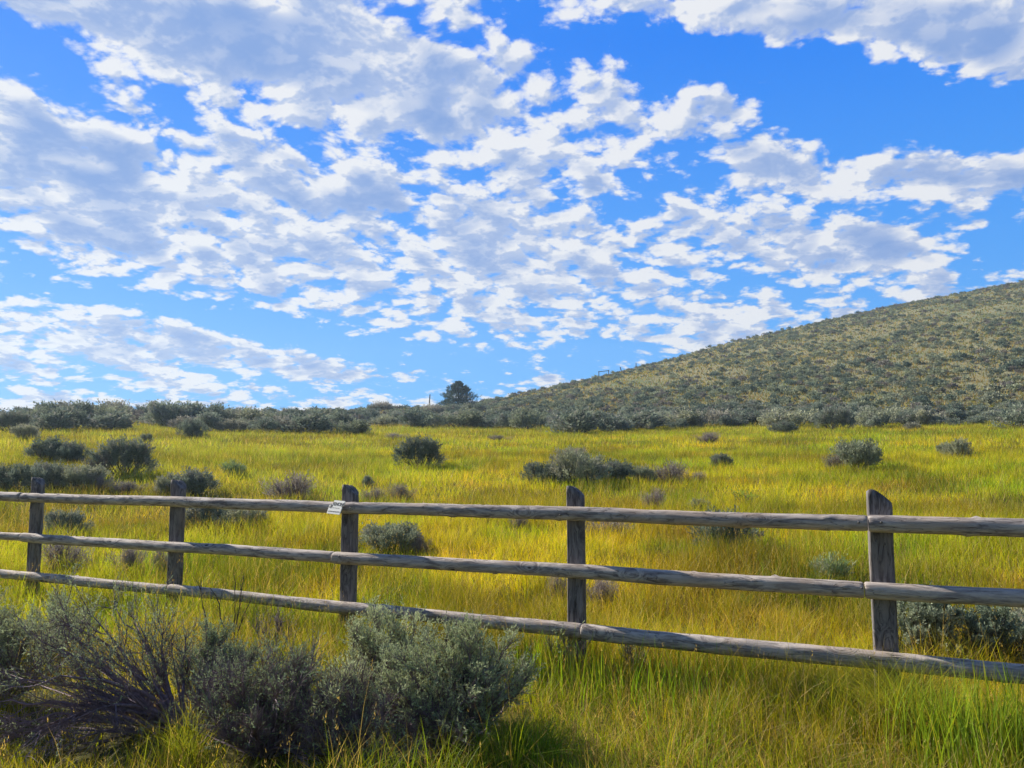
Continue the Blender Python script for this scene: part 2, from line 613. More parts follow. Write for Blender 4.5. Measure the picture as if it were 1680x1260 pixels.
def make_rail(a, b, ra, rb, seed, knots=17):
    ra, rb = ra * .95, rb * .95
    """a whole debarked log, slightly crooked, with rounded sawn ends and knot bumps; grain along local X"""
    rg = random.Random(seed)
    L = (b - a).length
    n, lev = 32, int(L / .03)
    kn = [(rg.uniform(.05, L - .05), rg.uniform(0, 6.28), rg.uniform(.005, .014), rg.uniform(.018, .035)) for _ in range(knots)]
    ph = [rg.uniform(0, 6.28) for _ in range(6)]
    X = np.concatenate([[0, .004, .012], np.linspace(.03, L - .03, lev), [L - .012, L - .004, L]])
    shr = np.ones_like(X)
    shr[:3] = (.80, .92, .98)
    shr[-3:] = (.98, .92, .80)
    A = np.linspace(0, 2 * math.pi, n, endpoint=False)
    XX, AAx = np.meshgrid(X, A, indexing='ij')
    t = XX / L
    rad = (ra + (rb - ra) * t) * shr[:, None]
    rad = rad * (1 + .018 * np.sin(XX * 2.1 + ph[0]) + .012 * np.sin(3 * AAx + ph[1] + XX * .7) + .01 * np.sin(XX * 9 + AAx * 2 + ph[2]))
    rad = rad + .007 * (fbm(XX * 6, AAx * 3, 3, seed) - .5)
    for kx, ka, kh, kw in kn:
        da = (AAx - ka + math.pi) % (2 * math.pi) - math.pi
        g = np.exp(-((XX - kx) ** 2 + (da * .055) ** 2) / (kw * kw * .5))
        rad = rad + kh * g
    sag = .004 * np.sin(math.pi * t * 2 + ph[3]) + .002 * np.sin(math.pi * t * 5 + ph[4])
    V = np.stack([XX, rad * np.cos(AAx) + .006 * np.sin(t * 6 + ph[5]), rad * np.sin(AAx) + sag], -1).reshape(-1, 3)
    m = len(X)
    ix = np.arange(m * n).reshape(m, n)
    q = np.stack([ix[:-1], np.roll(ix, -1, 1)[:-1], np.roll(ix, -1, 1)[1:], ix[1:]], -1).reshape(-1, 4)
    V = np.concatenate([V, [[0.0, V[:n, 1].mean(), V[:n, 2].mean()], [L, V[-n:, 1].mean(), V[-n:, 2].mean()]]])
    c0 = np.stack([np.full(n, m * n), np.roll(ix[0], -1), ix[0]], -1)
    c1 = np.stack([np.full(n, m * n + 1), ix[-1], np.roll(ix[-1], -1)], -1)
    me = mesh_np('rail', V, [q[:, ::-1], c0[:, ::-1], c1[:, ::-1]], [M_RAIL])
    me.polygons.foreach_set('use_smooth', np.arange(len(me.polygons)) < len(q))
    o = link('rail', me, fence)
    x = (b - a).normalized()
    z = (Vector((0, 0, 1)) - x * x.z).normalized()
    y = z.cross(x)
    o.matrix_local = Matrix.Translation(a) @ Matrix((x, y, z)).transposed().to_4x4()
    return o


S_RAIL = S_POST - .04 - .055
TOPR = [(0, 814.6), (420, 828), (570, 832.5), (840, 840.6), (1260, 854.5), (1430, 858.5), (1680, 865)]
MIDR = [(0, 879.5), (420, 902.5), (550, 914), (840, 934), (1260, 960), (1430, 968), (1680, 980.6)]
BOTR = [(0, 943), (275, 966.6), (420, 982), (570, 998), (840, 1025), (1260, 1066), (1430, 1080), (1680, 1106)]


def rail_run(line, joints, radii, seed):
    xs, ys = [q[0] for q in line], [q[1] for q in line]

    def P(px):
        if 0 <= px <= 1680:
            return on_plane(px, float(np.interp(px, xs, ys)), S_RAIL)
        a, b = (P(0), P(600)) if px < 0 else (P(1100), P(1680))
        L = (b - a).normalized()
        return (a - L * (-px / 1000)) if px < 0 else (b + L * ((px - 1680) / 1000))
    pts = [P(j) for j in joints]
    for i in range(len(pts) - 1):
        a, b = pts[i], pts[i + 1]
        u = (b - a).normalized()
        ra, rb = radii[i]
        make_rail(a + u * .002, b - u * .002, ra, rb, seed + i)


# beyond the frame, joints are given as metres x 1000 past the last visible point
rail_run(TOPR, [-3900, 36, 563, 1424, 1680 + 3900], [(.052, .054), (.052, .053), (.053, .054), (.056, .055)], 11)
rail_run(MIDR, [-3900, 36, 548, 1418, 1680 + 3900], [(.047, .044), (.051, .052), (.053, .055), (.056, .055)], 24)
rail_run(BOTR, [-2300, 277, 955, 1680 + 1900], [(.050, .050), (.052, .056), (.060, .060)], 31)

# nails or bolts where the rails meet the posts
def add_nail(px, py):
    c = on_plane(px, py, S_RAIL - .056)
    n = 10
    V = [(.007 * math.cos(6.2832 * i / n), -.004, .007 * math.sin(6.2832 * i / n)) for i in range(n)]
    V += [(.007 * math.cos(6.2832 * i / n), .012, .007 * math.sin(6.2832 * i / n)) for i in range(n)] + [(0, -.0055, 0)]
    F = [(i, (i + 1) % n, n + (i + 1) % n, n + i) for i in range(n)]
    T = [(2 * n, (i + 1) % n, i) for i in range(n)]
    o = link('bolt', mesh_np('bolt', V, [np.array(F), np.array(T)], [M_WIRE]), fence)
    o.location = c
    o.rotation_euler.z = math.atan2(FD.y, FD.x)


for px, py in ((1409, 857), (1446, 857), (919, 845), (1414, 965), (1428, 1079), (556, 913), (575, 833), (285, 824)):
    add_nail(px, py)

# ---- the small printed board nailed over the rail joint
sc = on_plane(550, 832, S_RAIL - .085)
upp = FPX / sc.y                          # pixels per metre here
Wd, Hd = 30 / upp / .88, 22 / upp / .97
board = [(-.50, -.5), (.47, -.5), (.50, .02), (.40, .07), (.55, .14), (.58, .5), (-.22, .5), (-.24, .24), (-.47, .12)]
board = [(x * Wd, z * Hd) for x, z in board]
sign = link('fence_sign', None, label='small cream board with black lettering nailed over the top rail joint', cat='sign')
sign.matrix_world = Matrix.Translation(sc) @ Matrix.Rotation(math.atan2(FD.y, FD.x), 4, 'Z') @ Matrix.Rotation(R(-15), 4, 'Z') @ Matrix.Rotation(R(1), 4, 'Y') @ Matrix.Rotation(R(-20), 4, 'X')
nb = len(board)
V = [(x, 0, z) for x, z in board] + [(x, .008, z) for x, z in board]
me = bpy.data.meshes.new('board')
me.from_pydata(V, [], [tuple(range(nb)), tuple(range(2 * nb - 1, nb - 1, -1))] + [(i, nb + i, nb + (i + 1) % nb, (i + 1) % nb) for i in range(nb)])
me.materials.append(M_SIGN)
link('board', me, sign)


def lettering(body, size, x, z, name, shear=0.0, bold=0.0):
    cu = bpy.data.curves.new(name, 'FONT')
    cu.body = body
    cu.size = size
    cu.shear = shear
    cu.offset = bold
    cu.extrude = .0004
    tmp = bpy.data.objects.new(name, cu)
    COL.objects.link(tmp)
    bpy.context.view_layer.update()
    me = bpy.data.meshes.new_from_object(tmp.evaluated_get(bpy.context.evaluated_depsgraph_get()))
    bpy.data.objects.remove(tmp)
    me.materials.clear()
    me.materials.append(M_INK)
    me.transform(Matrix.Translation((x, -.0012, z)) @ Matrix.Rotation(math.pi / 2, 4, 'X'))
    return link(name, me, sign)


lettering('FENCING', .040, -.25 * Wd, .12 * Hd, 'lettering', .0, .0006)
# emblem: a leaf-like stroke pair at the left
ev, ef = [], []


def stroke(pts, w):
    for (x0, z0), (x1, z1) in zip(pts, pts[1:]):
        dx, dz = x1 - x0, z1 - z0
        l = math.hypot(dx, dz) or 1
        ox, oz = -dz / l * w, dx / l * w
        k = len(ev)
        ev.extend([((x0 - ox) * Wd, -.0012, (z0 - oz) * Hd), ((x0 + ox) * Wd, -.0012, (z0 + oz) * Hd),
                   ((x1 + ox) * Wd, -.0012, (z1 + oz) * Hd), ((x1 - ox) * Wd, -.0012, (z1 - oz) * Hd)])
        ef.append((k, k + 3, k + 2, k + 1))


stroke([(-.44, .0), (-.40, -.07), (-.36, .0), (-.34, .2)], .022)
stroke([(-.30, -.12), (-.29, .12), (-.24, .12), (-.24, .02), (-.29, 0)], .020)
me = bpy.data.meshes.new('emblem')
me.from_pydata(ev, [], ef)
me.materials.append(M_INK)
link('emblem', me, sign)
# two lines of print too small to read in the photograph
ev, ef = [], []
rg = random.Random(3)
for z, x0, x1, w in ((-.06, -.20, .36, .018), (-.33, -.42, .42, .035)):
    x = x0
    while x < x1:
        l = rg.uniform(.03, .09)
        stroke([(x, z), (min(x + l, x1), z + rg.uniform(-.01, .01))], w)
        x += l + rg.uniform(.012, .03)
    me = bpy.data.meshes.new('small_print')
    me.from_pydata(ev, [], ef)
    me.materials.append(M_INK)
    link('small_print', me, sign)
    ev, ef = [], []

# ------------------------------------------------------------------ grass


def wedge(n, r0, r1, half, power=1.0):
    u = rng.random(n)
    r = np.sqrt(r0 ** 2 + u * (r1 ** 2 - r0 ** 2))
    a = rng.uniform(-half, half, n)
    return r * np.sin(a), r * np.cos(a), r


C_GREEN = np.array([.15, .30, .012])
C_LIME = np.array([.42, .50, .014])
C_YELL = np.array([.66, .55, .016])
C_ORNG = np.array([.60, .37, .045])
C_STRAW = np.array([.60, .46, .20])
C_DULL = np.array([.27, .31, .07])


def blades(x, y, h, w, lean, segs, tone, tipdry=.3, z=None):
    """grass blades as tapering ribbons; returns verts, faces, tones"""
    n = len(x)
    z0 = (ground_z(x, y) if z is None else z) - .01
    yaw = rng.uniform(0, 2 * np.pi, n)
    side = np.stack([np.cos(yaw), np.sin(yaw), np.zeros(n)], -1)
    la = rng.uniform(0, 2 * np.pi, n)
    ld = np.stack([np.cos(la), np.sin(la), np.zeros(n)], -1) * lean[:, None]
    root = np.stack([x, y, z0], -1)
    P, T = [], []
    dry = (rng.random(n) < tipdry)[:, None]
    for j in range(segs + 1):
        t = j / segs
        c = root + ld * (t ** 1.8)[..., None] * h[:, None] if False else root + ld * (t ** 1.9) * h[:, None]
        c = c + np.array([0, 0, 1.0]) * (h * (t - .25 * lean * t * t))[:, None]
        tn = tone * (1 - t * dry * .45) + C_ORNG * (t * dry * .45)
        if j < segs:
            wd = (w * (1 - t) ** .7)[:, None] * .5
            P += [c - side * wd, c + side * wd]
            T += [tn, tn]
        else:
            P.append(c)
            T.append(tn)
    k = len(P)
    Vv = np.stack(P, 1).reshape(-1, 3)
    Tt = np.stack(T, 1).reshape(-1, 3)
    b = np.arange(n)[:, None] * k
    quads = [b + np.array([[2 * j, 2 * j + 1, 2 * j + 3, 2 * j + 2]]) for j in range(segs - 1)]
    tri = b + np.array([[2 * segs - 2, 2 * segs - 1, 2 * segs]])
    return Vv, (np.concatenate(quads) if quads else None), tri, Tt


def merge(parts):
    V, Q, T, C, o = [], [], [], [], 0
    for v, q, t, c in parts:
        V.append(v)
        C.append(c)
        if q is not None:
            Q.append(q + o)
        T.append(t + o)
        o += len(v)
    fl = ([np.concatenate(Q)] if Q else []) + [np.concatenate(T)]
    return np.concatenate(V), fl, np.concatenate(C)


def meadow_tone(x, y):
    n = len(x)
    r = np.hypot(x, y)
    az = np.arctan2(x, y)
    p1 = fbm(x * .22, y * .22, 3, 41)
    p2 = fbm(x * .9, y * .9, 3, 51)
    g = rng.random(n)
    yel = sstep(.42, .68, p1 * .55 + p2 * .45 + (g - .5) * .35)
    orn = sstep(.60, .76, p2 * .6 + fbm(x * .5, y * .3, 2, 77) * .4 + (g - .5) * .30)
    c = C_LIME[None] * (1 - yel[:, None]) + C_YELL[None] * yel[:, None]
    grn = (sstep(.50, .64, fbm(x * .6, y * .6, 3, 91)) * .7 * (rng.random(n) < .8))[:, None]
    c = c * (1 - grn) + (C_GREEN * 1.35) * grn
    ok = (orn * .75 * (r > 5.5))[:, None]
    c = c * (1 - ok) + C_ORNG * ok
    tu = (sstep(.45, .85, vnoise(x * 2.6, y * 2.6, 62)) * .45)[:, None]
    c = c * (1 - tu) + np.array([.19, .25, .03]) * tu
    dull = (sstep(.15, -.55, az) * .55 * sstep(8, 20, r) + .25 * sstep(30, 55, r))[:, None]
    c = c * (1 - dull) + C_DULL * dull
    near = (sstep(6.6, 4.8, r) * (.45 + .5 * sstep(.35, .6, fbm(x * 1.1, y * 1.1, 2, 19))))[:, None] * sstep(.2, .6, rng.random(n))[:, None]
    p3_ = (.66 + .66 * sstep(.30, .68, fbm(x * .35, y * .55, 3, 28)))[:, None]
    c = c * p3_
    c = c * (1 - near) + (C_GREEN * .75 * (1 - g[:, None]) + C_LIME * .60 * g[:, None]) * near
    st = (rng.random(n) < .07 + .10 * (r < 7))[:, None]
    c = np.where(st, C_STRAW, c)
    return c * (.50 + .85 * rng.random(n) ** 1.2)[:, None] * (.80 + .4 * fbm(x * 1.7, y * 1.7, 2, 33))[:, None]


# places shaded out by the foreground bushes: (photo x, photo y, radius in metres)
SHRUB_SPOTS = [(*at(px, py).xy, q) for px, py, q in ((745, 1205, .50), (625, 1165, .35), (440, 1215, .50), (0, 1150, .42), (580, 1240, .42), (300, 1190, .30),
                                                     (120, 1200, .45), (200, 1225, .40), (340, 1160, .3), (700, 1245, .35), (440, 1250, .35))]


def open_ground(x, y):
    k = np.ones(len(x))
    for bx, by, q in SHRUB_SPOTS:
        k = np.minimum(k, sstep(q * .7, q * 1.15, np.hypot(x - bx, y - by)))
    return k


def height_map(x, y):
    return .45 + .55 * fbm(x * .8, y * .8, 3, 61) + .65 * sstep(.35, .8, vnoise(x * 2.6, y * 2.6, 62))


parts = []
for (n, r0, r1, half, h0, w0, segs) in ((105000, 2.4, 7.5, .86, .27, .0042, 4), (160000, 7.5, 15, .82, .26, .0065, 2),
                                        (230000, 15, 30, .78, .24, .012, 1), (280000, 30, 66, .76, .25, .024, 1)):
    x, y, r = wedge(n, r0, r1, half)
    # clumping: pull blades towards tussock centres
    cx, cy = np.round(x / .16 + .3 * np.sin(y * 9)) * .16, np.round(y / .16 + .3 * np.sin(x * 7)) * .16
    pull = rng.random(n) * .35 * (r < 15)
    x, y = x + (cx - x) * pull, y + (cy - y) * pull
    if r0 > 29:
        keep = rng.random(n) < sstep(68, 52, r + 14 * (fbm(x * .08, y * .08, 3, 5) - .5))
        x, y, r = x[keep], y[keep], r[keep]
    if r0 < 3:
        og = open_ground(x, y)
        keep = rng.random(n) < .22 + .78 * og
        x, y, r, og = x[keep], y[keep], r[keep], og[keep]
    n = len(x)
    h = h0 * height_map(x, y) * rng.uniform(.55, 1.25, n)
    if r0 < 3:
        h = h * (.6 + .4 * og)
    w = w0 * rng.uniform(.6, 1.3, n)
    parts.append(blades(x, y, h, w, rng.uniform(.1, .75, n) + .7 * (rng.random(n) < .25) * (r < 9), segs, meadow_tone(x, y), .3))
V, F, T = merge(parts)
link('meadow_grass', mesh_np('meadow_grass', V, F, [M_GRASS], {'tone': T}), kind='stuff', label='yellow green meadow grass covering the field on both sides of the fence', cat='grass')

# thin flowering stalks with pale seed heads rising over the blades
n = 5200
x, y, r = wedge(n, 3.2, 16, .84)
h = .42 * height_map(x, y) * rng.uniform(.7, 1.3, n)
ln = rng.uniform(.05, .45, n)
stalkc = C_STRAW * rng.uniform(.55, 1.05, n)[:, None]
st = rng.bit_generator.state
v, q, t, c = blades(x, y, h, np.full(n, .0028), ln, 3, stalkc, 0)
tip = v.reshape(n, -1, 3)[:, -1]
m = 5
hx = np.repeat(tip, m, 0) + rng.normal(0, 1, (n * m, 3)) * np.array([.006, .006, .016])
v2, q2, t2, c2 = blades(hx[:, 0], hx[:, 1], rng.uniform(.012, .022, n * m), np.full(n * m, .0035), rng.uniform(.1, .7, n * m), 1,
                        np.repeat((C_STRAW * .9 + C_ORNG * .1) * rng.uniform(.7, 1.1, n)[:, None], m, 0), 0, z=hx[:, 2])
V, F, T = merge([(v, q, t, c), (v2, q2, t2, c2)])
link('seeding_grass', mesh_np('seeding_grass', V, F, [M_GRASS], {'tone': T}), kind='stuff', label='thin straw coloured stalks with seed heads rising above the meadow grass', cat='grass')

# ------------------------------------------------------------------ sagebrush
G_SAGE = np.array([.40, .42, .28])      # pale grey green
G_DARK = np.array([.18, .22, .17])
G_GREY = np.array([.40, .355, .315])      # dry, twiggy
G_BLUE = np.array([.26, .30, .225])


def leaves(pts, dirs, L, Wd_, tone, jit=.35):
    """one small diamond leaf at each point"""
    n = len(pts)
    d = dirs + rng.normal(0, jit, (n, 3))
    d /= np.linalg.norm(d, axis=1)[:, None] + 1e-9
    s = np.cross(d, rng.normal(0, 1, (n, 3)))
    s /= np.linalg.norm(s, axis=1)[:, None] + 1e-9
    L = (L * rng.uniform(.6, 1.3, n))[:, None]
    w = (Wd_ * rng.uniform(.7, 1.3, n))[:, None] * .5
    V = np.stack([pts, pts + d * L * .55 + s * w, pts + d * L, pts + d * L * .55 - s * w], 1).reshape(-1, 3)
    Q = np.arange(n * 4).reshape(n, 4)
    return V, Q, np.repeat(tone, 4, 0)


def tubes(paths, sides=3, joins=None):
    """paths: list of (points, radii); joins[i] = (other path, point index) that path i grows from; a web face ties them together"""
    V, Q, o = [], [], 0
    starts = []
    for P, rad in paths:
        P = np.asarray(P, float)
        rad = np.asarray(rad, float)
        tan = np.gradient(P, axis=0)
        tan /= np.linalg.norm(tan, axis=1)[:, None] + 1e-9
        ref = np.array([.31, .17, .93]) if abs(tan[0][2]) < .8 else np.array([.9, .3, .1])
        a = np.cross(tan, ref)
        a /= np.linalg.norm(a, axis=1)[:, None] + 1e-9
        b = np.cross(tan, a)
        th = np.arange(sides) * 2 * math.pi / sides
        ring = P[:, None] + rad[:, None, None] * (a[:, None] * np.cos(th)[None, :, None] + b[:, None] * np.sin(th)[None, :, None])
        V.append(ring.reshape(-1, 3))
        m = len(P)
        ix = o + np.arange(m * sides).reshape(m, sides)
        Q.append(np.stack([ix[:-1], np.roll(ix, -1, 1)[:-1], np.roll(ix, -1, 1)[1:], ix[1:]], -1).reshape(-1, 4))
        starts.append(o)
        o += m * sides
    web = []
    for i in range(1, len(paths)):
        j, k = joins[i] if joins else (i - 1, 0)
        a, b = starts[i], starts[j] + k * sides
        web.append((a, a + 1, b + 1, b))
    if web:
        Q.append(np.array(web))
    return np.concatenate(V), np.concatenate(Q)


def curve(a, b, bow, n=5, wig=0.0):
    t = np.linspace(0, 1, n)[:, None]
    a, b, bow = np.asarray(a, float), np.asarray(b, float), np.asarray(bow, float)
    p = a * (1 - t) + b * t + bow * (4 * t * (1 - t))
    if wig:
        p[1:-1] += rng.normal(0, wig, (n - 2, 3))
    return p


def crown_points(seed, n, lobes, spread, top):
    """clump centres over an uneven crown of several lobes; unit crown 1 wide, 'top' high"""
    rg = np.random.default_rng(seed)
    L = []
    for i in range(lobes):
        a, r = rg.uniform(0, 6.28), rg.uniform(.05, .30) * spread
        if i == 0:
            r *= .3
        s = rg.uniform(.13, .29) * (1.15 - .5 * r)
        L.append((r * math.cos(a), r * math.sin(a), top * rg.uniform(.30, .66) * (1 - .6 * r), s, s * rg.uniform(.75, 1.1)))
    L = np.array(L)
    k = rg.integers(0, lobes, n)
    d = rg.normal(0, 1, (n, 3))
    d /= np.linalg.norm(d, axis=1)[:, None]
    d[:, 2] = np.where(d[:, 2] < -.7, -d[:, 2], d[:, 2])
    rr = rg.uniform(.55, 1.06, n)[:, None]
    c = L[k, :3] + d * rr * np.stack([L[k, 3], L[k, 3], L[k, 4] * top / .6], -1)
    c[:, 2] = np.clip(c[:, 2], .04, None)
    c[:, :2] *= (1 - .25 * sstep(.12, .0, c[:, 2]))[:, None]
    o = c - np.array([0, 0, -.05])
    o = (c - np.array([0, 0, .02]))
    o /= np.linalg.norm(o, axis=1)[:, None]
    return c, o


def sage_proto(seed, nclump, nleaf, L, Wl, crad, top=.58, lobes=7, spread=1.0, tone=G_SAGE, nstem=26, twigs=0, sparse=False):
    """unit-width bush: returns (foliage mesh, stem mesh)"""
    c, o = crown_points(seed, nclump, lobes, spread, top)
    n = len(c)
    tc = tone * rng.uniform(.65, 1.30, n)[:, None]
    mixg = (rng.random(n) < .25)[:, None]
    tc = np.where(mixg, tc * .5 + G_GREY * .5, tc)
    k = np.repeat(np.arange(n), nleaf)
    # leaves sit in little upright sprays along the clump direction
    up = o[k] * .6 + np.array([0, 0, .75])
    t = rng.random(len(k))
    p = c[k] + rng.normal(0, crad * .45, (len(k), 3)) + up * ((t - .35) * crad * 2.6 * rng.uniform(.4, 1.5, n)[k])[:, None]
    p[:, 2] = np.clip(p[:, 2], 0.0, None)
    V, Q, T = leaves(p, up, L, Wl, tc[k] * rng.uniform(.85, 1.15, len(k))[:, None], .45)
    fol = mesh_np('foliage', V, [Q], [M_SAGE], {'tone': T})
    paths, joins = [], []
    for i in rng.integers(0, n, nstem):
        e = c[i] * rng.uniform(.8, 1.0)
        a = np.array([rng.normal(0, .015), rng.normal(0, .015), -.06])
        joins.append((max(len(paths) - 1, 0), 0))
        paths.append((curve(a, e, np.array([-e[1] * .1, e[0] * .1, -.04]), 6, .01), np.linspace(.011, .003, 6) * rng.uniform(.7, 1.3)))
    for i in range(twigs):
        j, k = rng.integers(0, nstem), rng.integers(3, 6)
        a = paths[j][0][k]
        oo = a / (np.linalg.norm(a) + 1e-6)
        e = a + (oo * .8 + np.array([0, 0, .4]) + rng.normal(0, .45, 3)) * rng.uniform(.05, .17)
        joins.append((j, k))
        paths.append((curve(a, e, rng.normal(0, .006, 3), 3), np.array([.0028, .002, .001])))
    V, Q = tubes(paths, 3, joins)
    stem = mesh_np('stems', V, [Q], [M_BARK if twigs < 100 else M_TWIG])
    return fol, stem


# prototypes: (foliage, stems) shared by many bushes
P_DENSE = [sage_proto(s, 170, 44, .052, .014, .050, .58, 8, 1.0, G_BLUE * .95, 30, 60) for s in (1, 2, 3, 4)]
P_PALE = [sage_proto(s, 170, 40, .052, .014, .050, .52, 8, 1.1, G_SAGE, 30, 60) for s in (11, 12, 13)]
P_GREY = [sage_proto(s, 180, 14, .045, .010, .06, .50, 7, 1.1, G_GREY, 60, 700) for s in (21, 22)]
P_FAR = [sage_proto(s, 120, 20, .085, .032, .075, .60, 7, 1.1, tn, 14, 0) for s, tn in ((31, G_BLUE * 1.2), (32, G_SAGE), (33, G_BLUE), (34, G_GREY * .5 + G_SAGE * .5), (35, G_BLUE * 1.1))]
P_GREEN = [sage_proto(s, 110, 22, .09, .02, .09, .55, 6, 1.0, np.array([.36, .46, .20]), 20, 30) for s in (41, 42)]
SAGE_CAT = 'sagebrush'


def bush(px, pbase, wpx, hpx, protos, label, k=None, rot=None, group=None, deep=.8, name='sagebrush', cat=SAGE_CAT):
    c = at(px, pbase)
    dist = (c - Vector((0, 0, EYE))).dot(Vector((0, math.cos(PITCH), math.sin(PITCH))))
    w, h = wpx / FPX * dist, hpx / FPX * dist
    fol, stem = protos[(k if k is not None else random.randrange(99)) % len(protos)]
    zz = max(v.co.z for v in fol.vertices) if 'ztop' not in fol else fol['ztop']
    fol['ztop'] = zz
    if 'xw' not in fol:
        co = np.empty(len(fol.vertices) * 3, np.float32)
        fol.vertices.foreach_get('co', co)
        co = co.reshape(-1, 3)
        fol['xw'] = float(np.percentile(co[:, 0], 99.5) - np.percentile(co[:, 0], .5))
    rt = link(name, None, label=label, cat=cat, group=group)
    back = .3 * w * deep
    hh = math.hypot(c.x, c.y)
    x, y = c.x * (1 + back / hh), c.y * (1 + back / hh)
    rt.location = (x, y, gz(x, y) - .02)
    rt.rotation_euler.z = -math.atan2(c.x, c.y) + (rot if rot is not None else random.choice((0, math.pi)))
    s = w / fol['xw']
    rt.scale = (s, s * deep, (h * 1.06 + .13 * (dist < 60)) / zz)
    link('foliage', fol, rt)
    link('stems', stem, rt)
    return rt


G_MEADOW = 'sagebrush bushes scattered over the meadow'
FIELD = [
    (78, 760, 78, 38, P_DENSE, 'left dark lobe of the low sagebrush pair on the far left of the meadow', 0),
    (122, 762, 56, 30, P_DENSE, 'smaller bush joined to the right side of the low dark pair at far left', 1),
    (203, 783, 96, 60, P_DENSE, 'tall dark rounded sagebrush above and between the first two fence posts', 2),
    (163, 783, 44, 32, P_GREY, 'small greyish bush leaning on the left side of the tall dark sagebrush', 0),
    (16, 808, 84, 40, P_DENSE, 'dark sagebrush cut by the left edge of the photo just above the top rail', 3),
    (85, 806, 80, 40, P_DENSE, 'dense sagebrush directly behind the leftmost fence post', 1),
    (138, 806, 72, 36, P_PALE, 'grey green sagebrush just right of the leftmost fence post', 0),
    (165, 806, 30, 20, P_GREY, 'little bare twiggy bush at the end of the hedge behind the leftmost post', 1),
    (320, 816, 86, 40, P_DENSE, 'dark spreading sagebrush right behind the top of the second fence post', 0),
    (268, 815, 36, 26, P_PALE, 'small pale bush just left of the second fence post top', 1),
    (335, 873, 75, 44, P_DENSE, 'dark sagebrush just under the top rail, right of the second post', 2),
    (398, 872, 80, 34, P_PALE, 'lower greenish sagebrush between top and middle rail, trailing right', 2),
    (103, 883, 72, 36, P_DENSE, 'small dark bush between the top and middle rails right of the leftmost post', 3),
    (318, 719, 50, 30, P_DENSE, 'small dark bush standing out at the upper left edge of the meadow', 1),
    (38, 723, 40, 26, P_PALE, 'small greyish bush at far left below the dark thicket', 2),
    (480, 823, 88, 40, P_GREY, 'dry grey twiggy bush on the top rail left of the sign', 0),
    (688, 769, 80, 50, P_DENSE, 'round dark solitary sagebrush in the middle of the meadow', 2),
    (660, 826, 50, 28, P_GREY, 'dry purplish bush above the top rail right of the sign', 1),
    (615, 826, 50, 18, P_GREY, 'very low grey bush hugging the sign post top', 0),
    (640, 913, 110, 42, P_PALE, 'pale green sagebrush resting behind the middle rail right of the third post', 0),
    (690, 912, 36, 26, P_GREY, 'twiggy end of the pale bush behind the middle rail', 1),
    (888, 798, 76, 34, P_DENSE, 'left rounded lobe of the big bush cluster above the fourth post', 3),
    (945, 797, 105, 56, P_PALE, 'tallest pale green bush in the middle of the cluster above the fourth post', 1),
    (1012, 792, 85, 32, P_DENSE, 'dark low bush on the right of the cluster above the fourth post', 0),
    (1100, 796, 68, 34, P_GREY, 'light grey twiggy bush at the right end of the long cluster', 0),
    (1052, 796, 44, 26, P_PALE, 'small pale bush between the dark and grey ends of the cluster', 2),
    (1142, 795, 34, 16, P_GREY, 'low dry tuft trailing off the right end of the bush cluster', 1),
    (935, 752, 56, 14, P_GREY, 'faint purplish dry bush just above the cluster', 1),
    (1075, 840, 42, 32, P_GREY, 'rounded tan tuft touching the top rail between the two right posts', 0),
    (1150, 842, 42, 14, P_DENSE, 'low dark dead looking bush on the top rail between the two right posts', 1),
    (1160, 728, 44, 18, P_GREY, 'small low greyish bush in the upper meadow right of centre', 1),
    (1183, 769, 38, 20, P_DENSE, 'small dark tuft right of the grey cluster', 2),
    (1408, 774, 78, 48, P_PALE, 'solitary rounded bush with a shadow at its right, above the rightmost post', 0),
    (1372, 772, 36, 24, P_GREY, 'small grey bush on the left flank of the solitary rounded bush', 0),
    (1574, 753, 44, 30, P_PALE, 'small pale bush in the upper right of the meadow', 1),
    (1550, 750, 26, 20, P_PALE, 'tiny pale tuft on the left of the small upper right bush', 2),
    (1195, 908, 105, 58, P_DENSE, 'grey grass-grown bush just under the top rail left of the rightmost post', 1),
    (1000, 884, 95, 22, P_GREY, 'dry branchy bush just right of the fourth post below the top rail', 0),
    (1360, 957, 64, 34, P_GREEN, 'pale silvery sage tuft left of the rightmost post above the middle rail', 2),
    (985, 1000, 60, 40, P_GREY, 'grey wispy bush right behind the foot of the fourth post', 1),
    (915, 985, 44, 30, P_GREY, 'grey wispy bush just left of the fourth post under the middle rail', 0),
    (850, 872, 32, 22, P_GREY, 'small grey tuft left of the fourth post between the rails', 1),
    (100, 938, 80, 46, P_GREY, 'grey wispy bush at the foot of the leftmost post', 0),
    (208, 946, 60, 44, P_GREY, 'bare twiggy bush under the middle rail between the first two posts', 1),
    (262, 945, 34, 40, P_GREY, 'wispy twigs touching the left side of the second post', 0),
    (385, 784, 40, 24, P_GREEN, 'small pale tuft between the second and third posts in the upper meadow', 0),
    (604, 800, 18, 14, P_DENSE, 'tiny dark tuft above and right of the third post', 1),
    (212, 812, 60, 16, P_GREY, 'low purplish bush on the top rail between the first two posts', 1),
    (240, 728, 22, 14, P_DENSE, 'tiny tuft above the tall dark sagebrush at left', 3),
    (820, 724, 40, 8, P_GREY, 'flat brownish bush near the far edge of the meadow in the centre', 1),
    (648, 722, 40, 9, P_GREY, 'flat brown bush just above the round solitary sagebrush', 0),
    (1700, 1078, 100, 60, P_PALE, 'sagebrush cut by the right edge behind the bottom rail', 0),
]
for px, pb, w, h, pr, lab, k in FIELD:
    bush(px, pb, w, h, pr, lab, k, group=G_MEADOW)

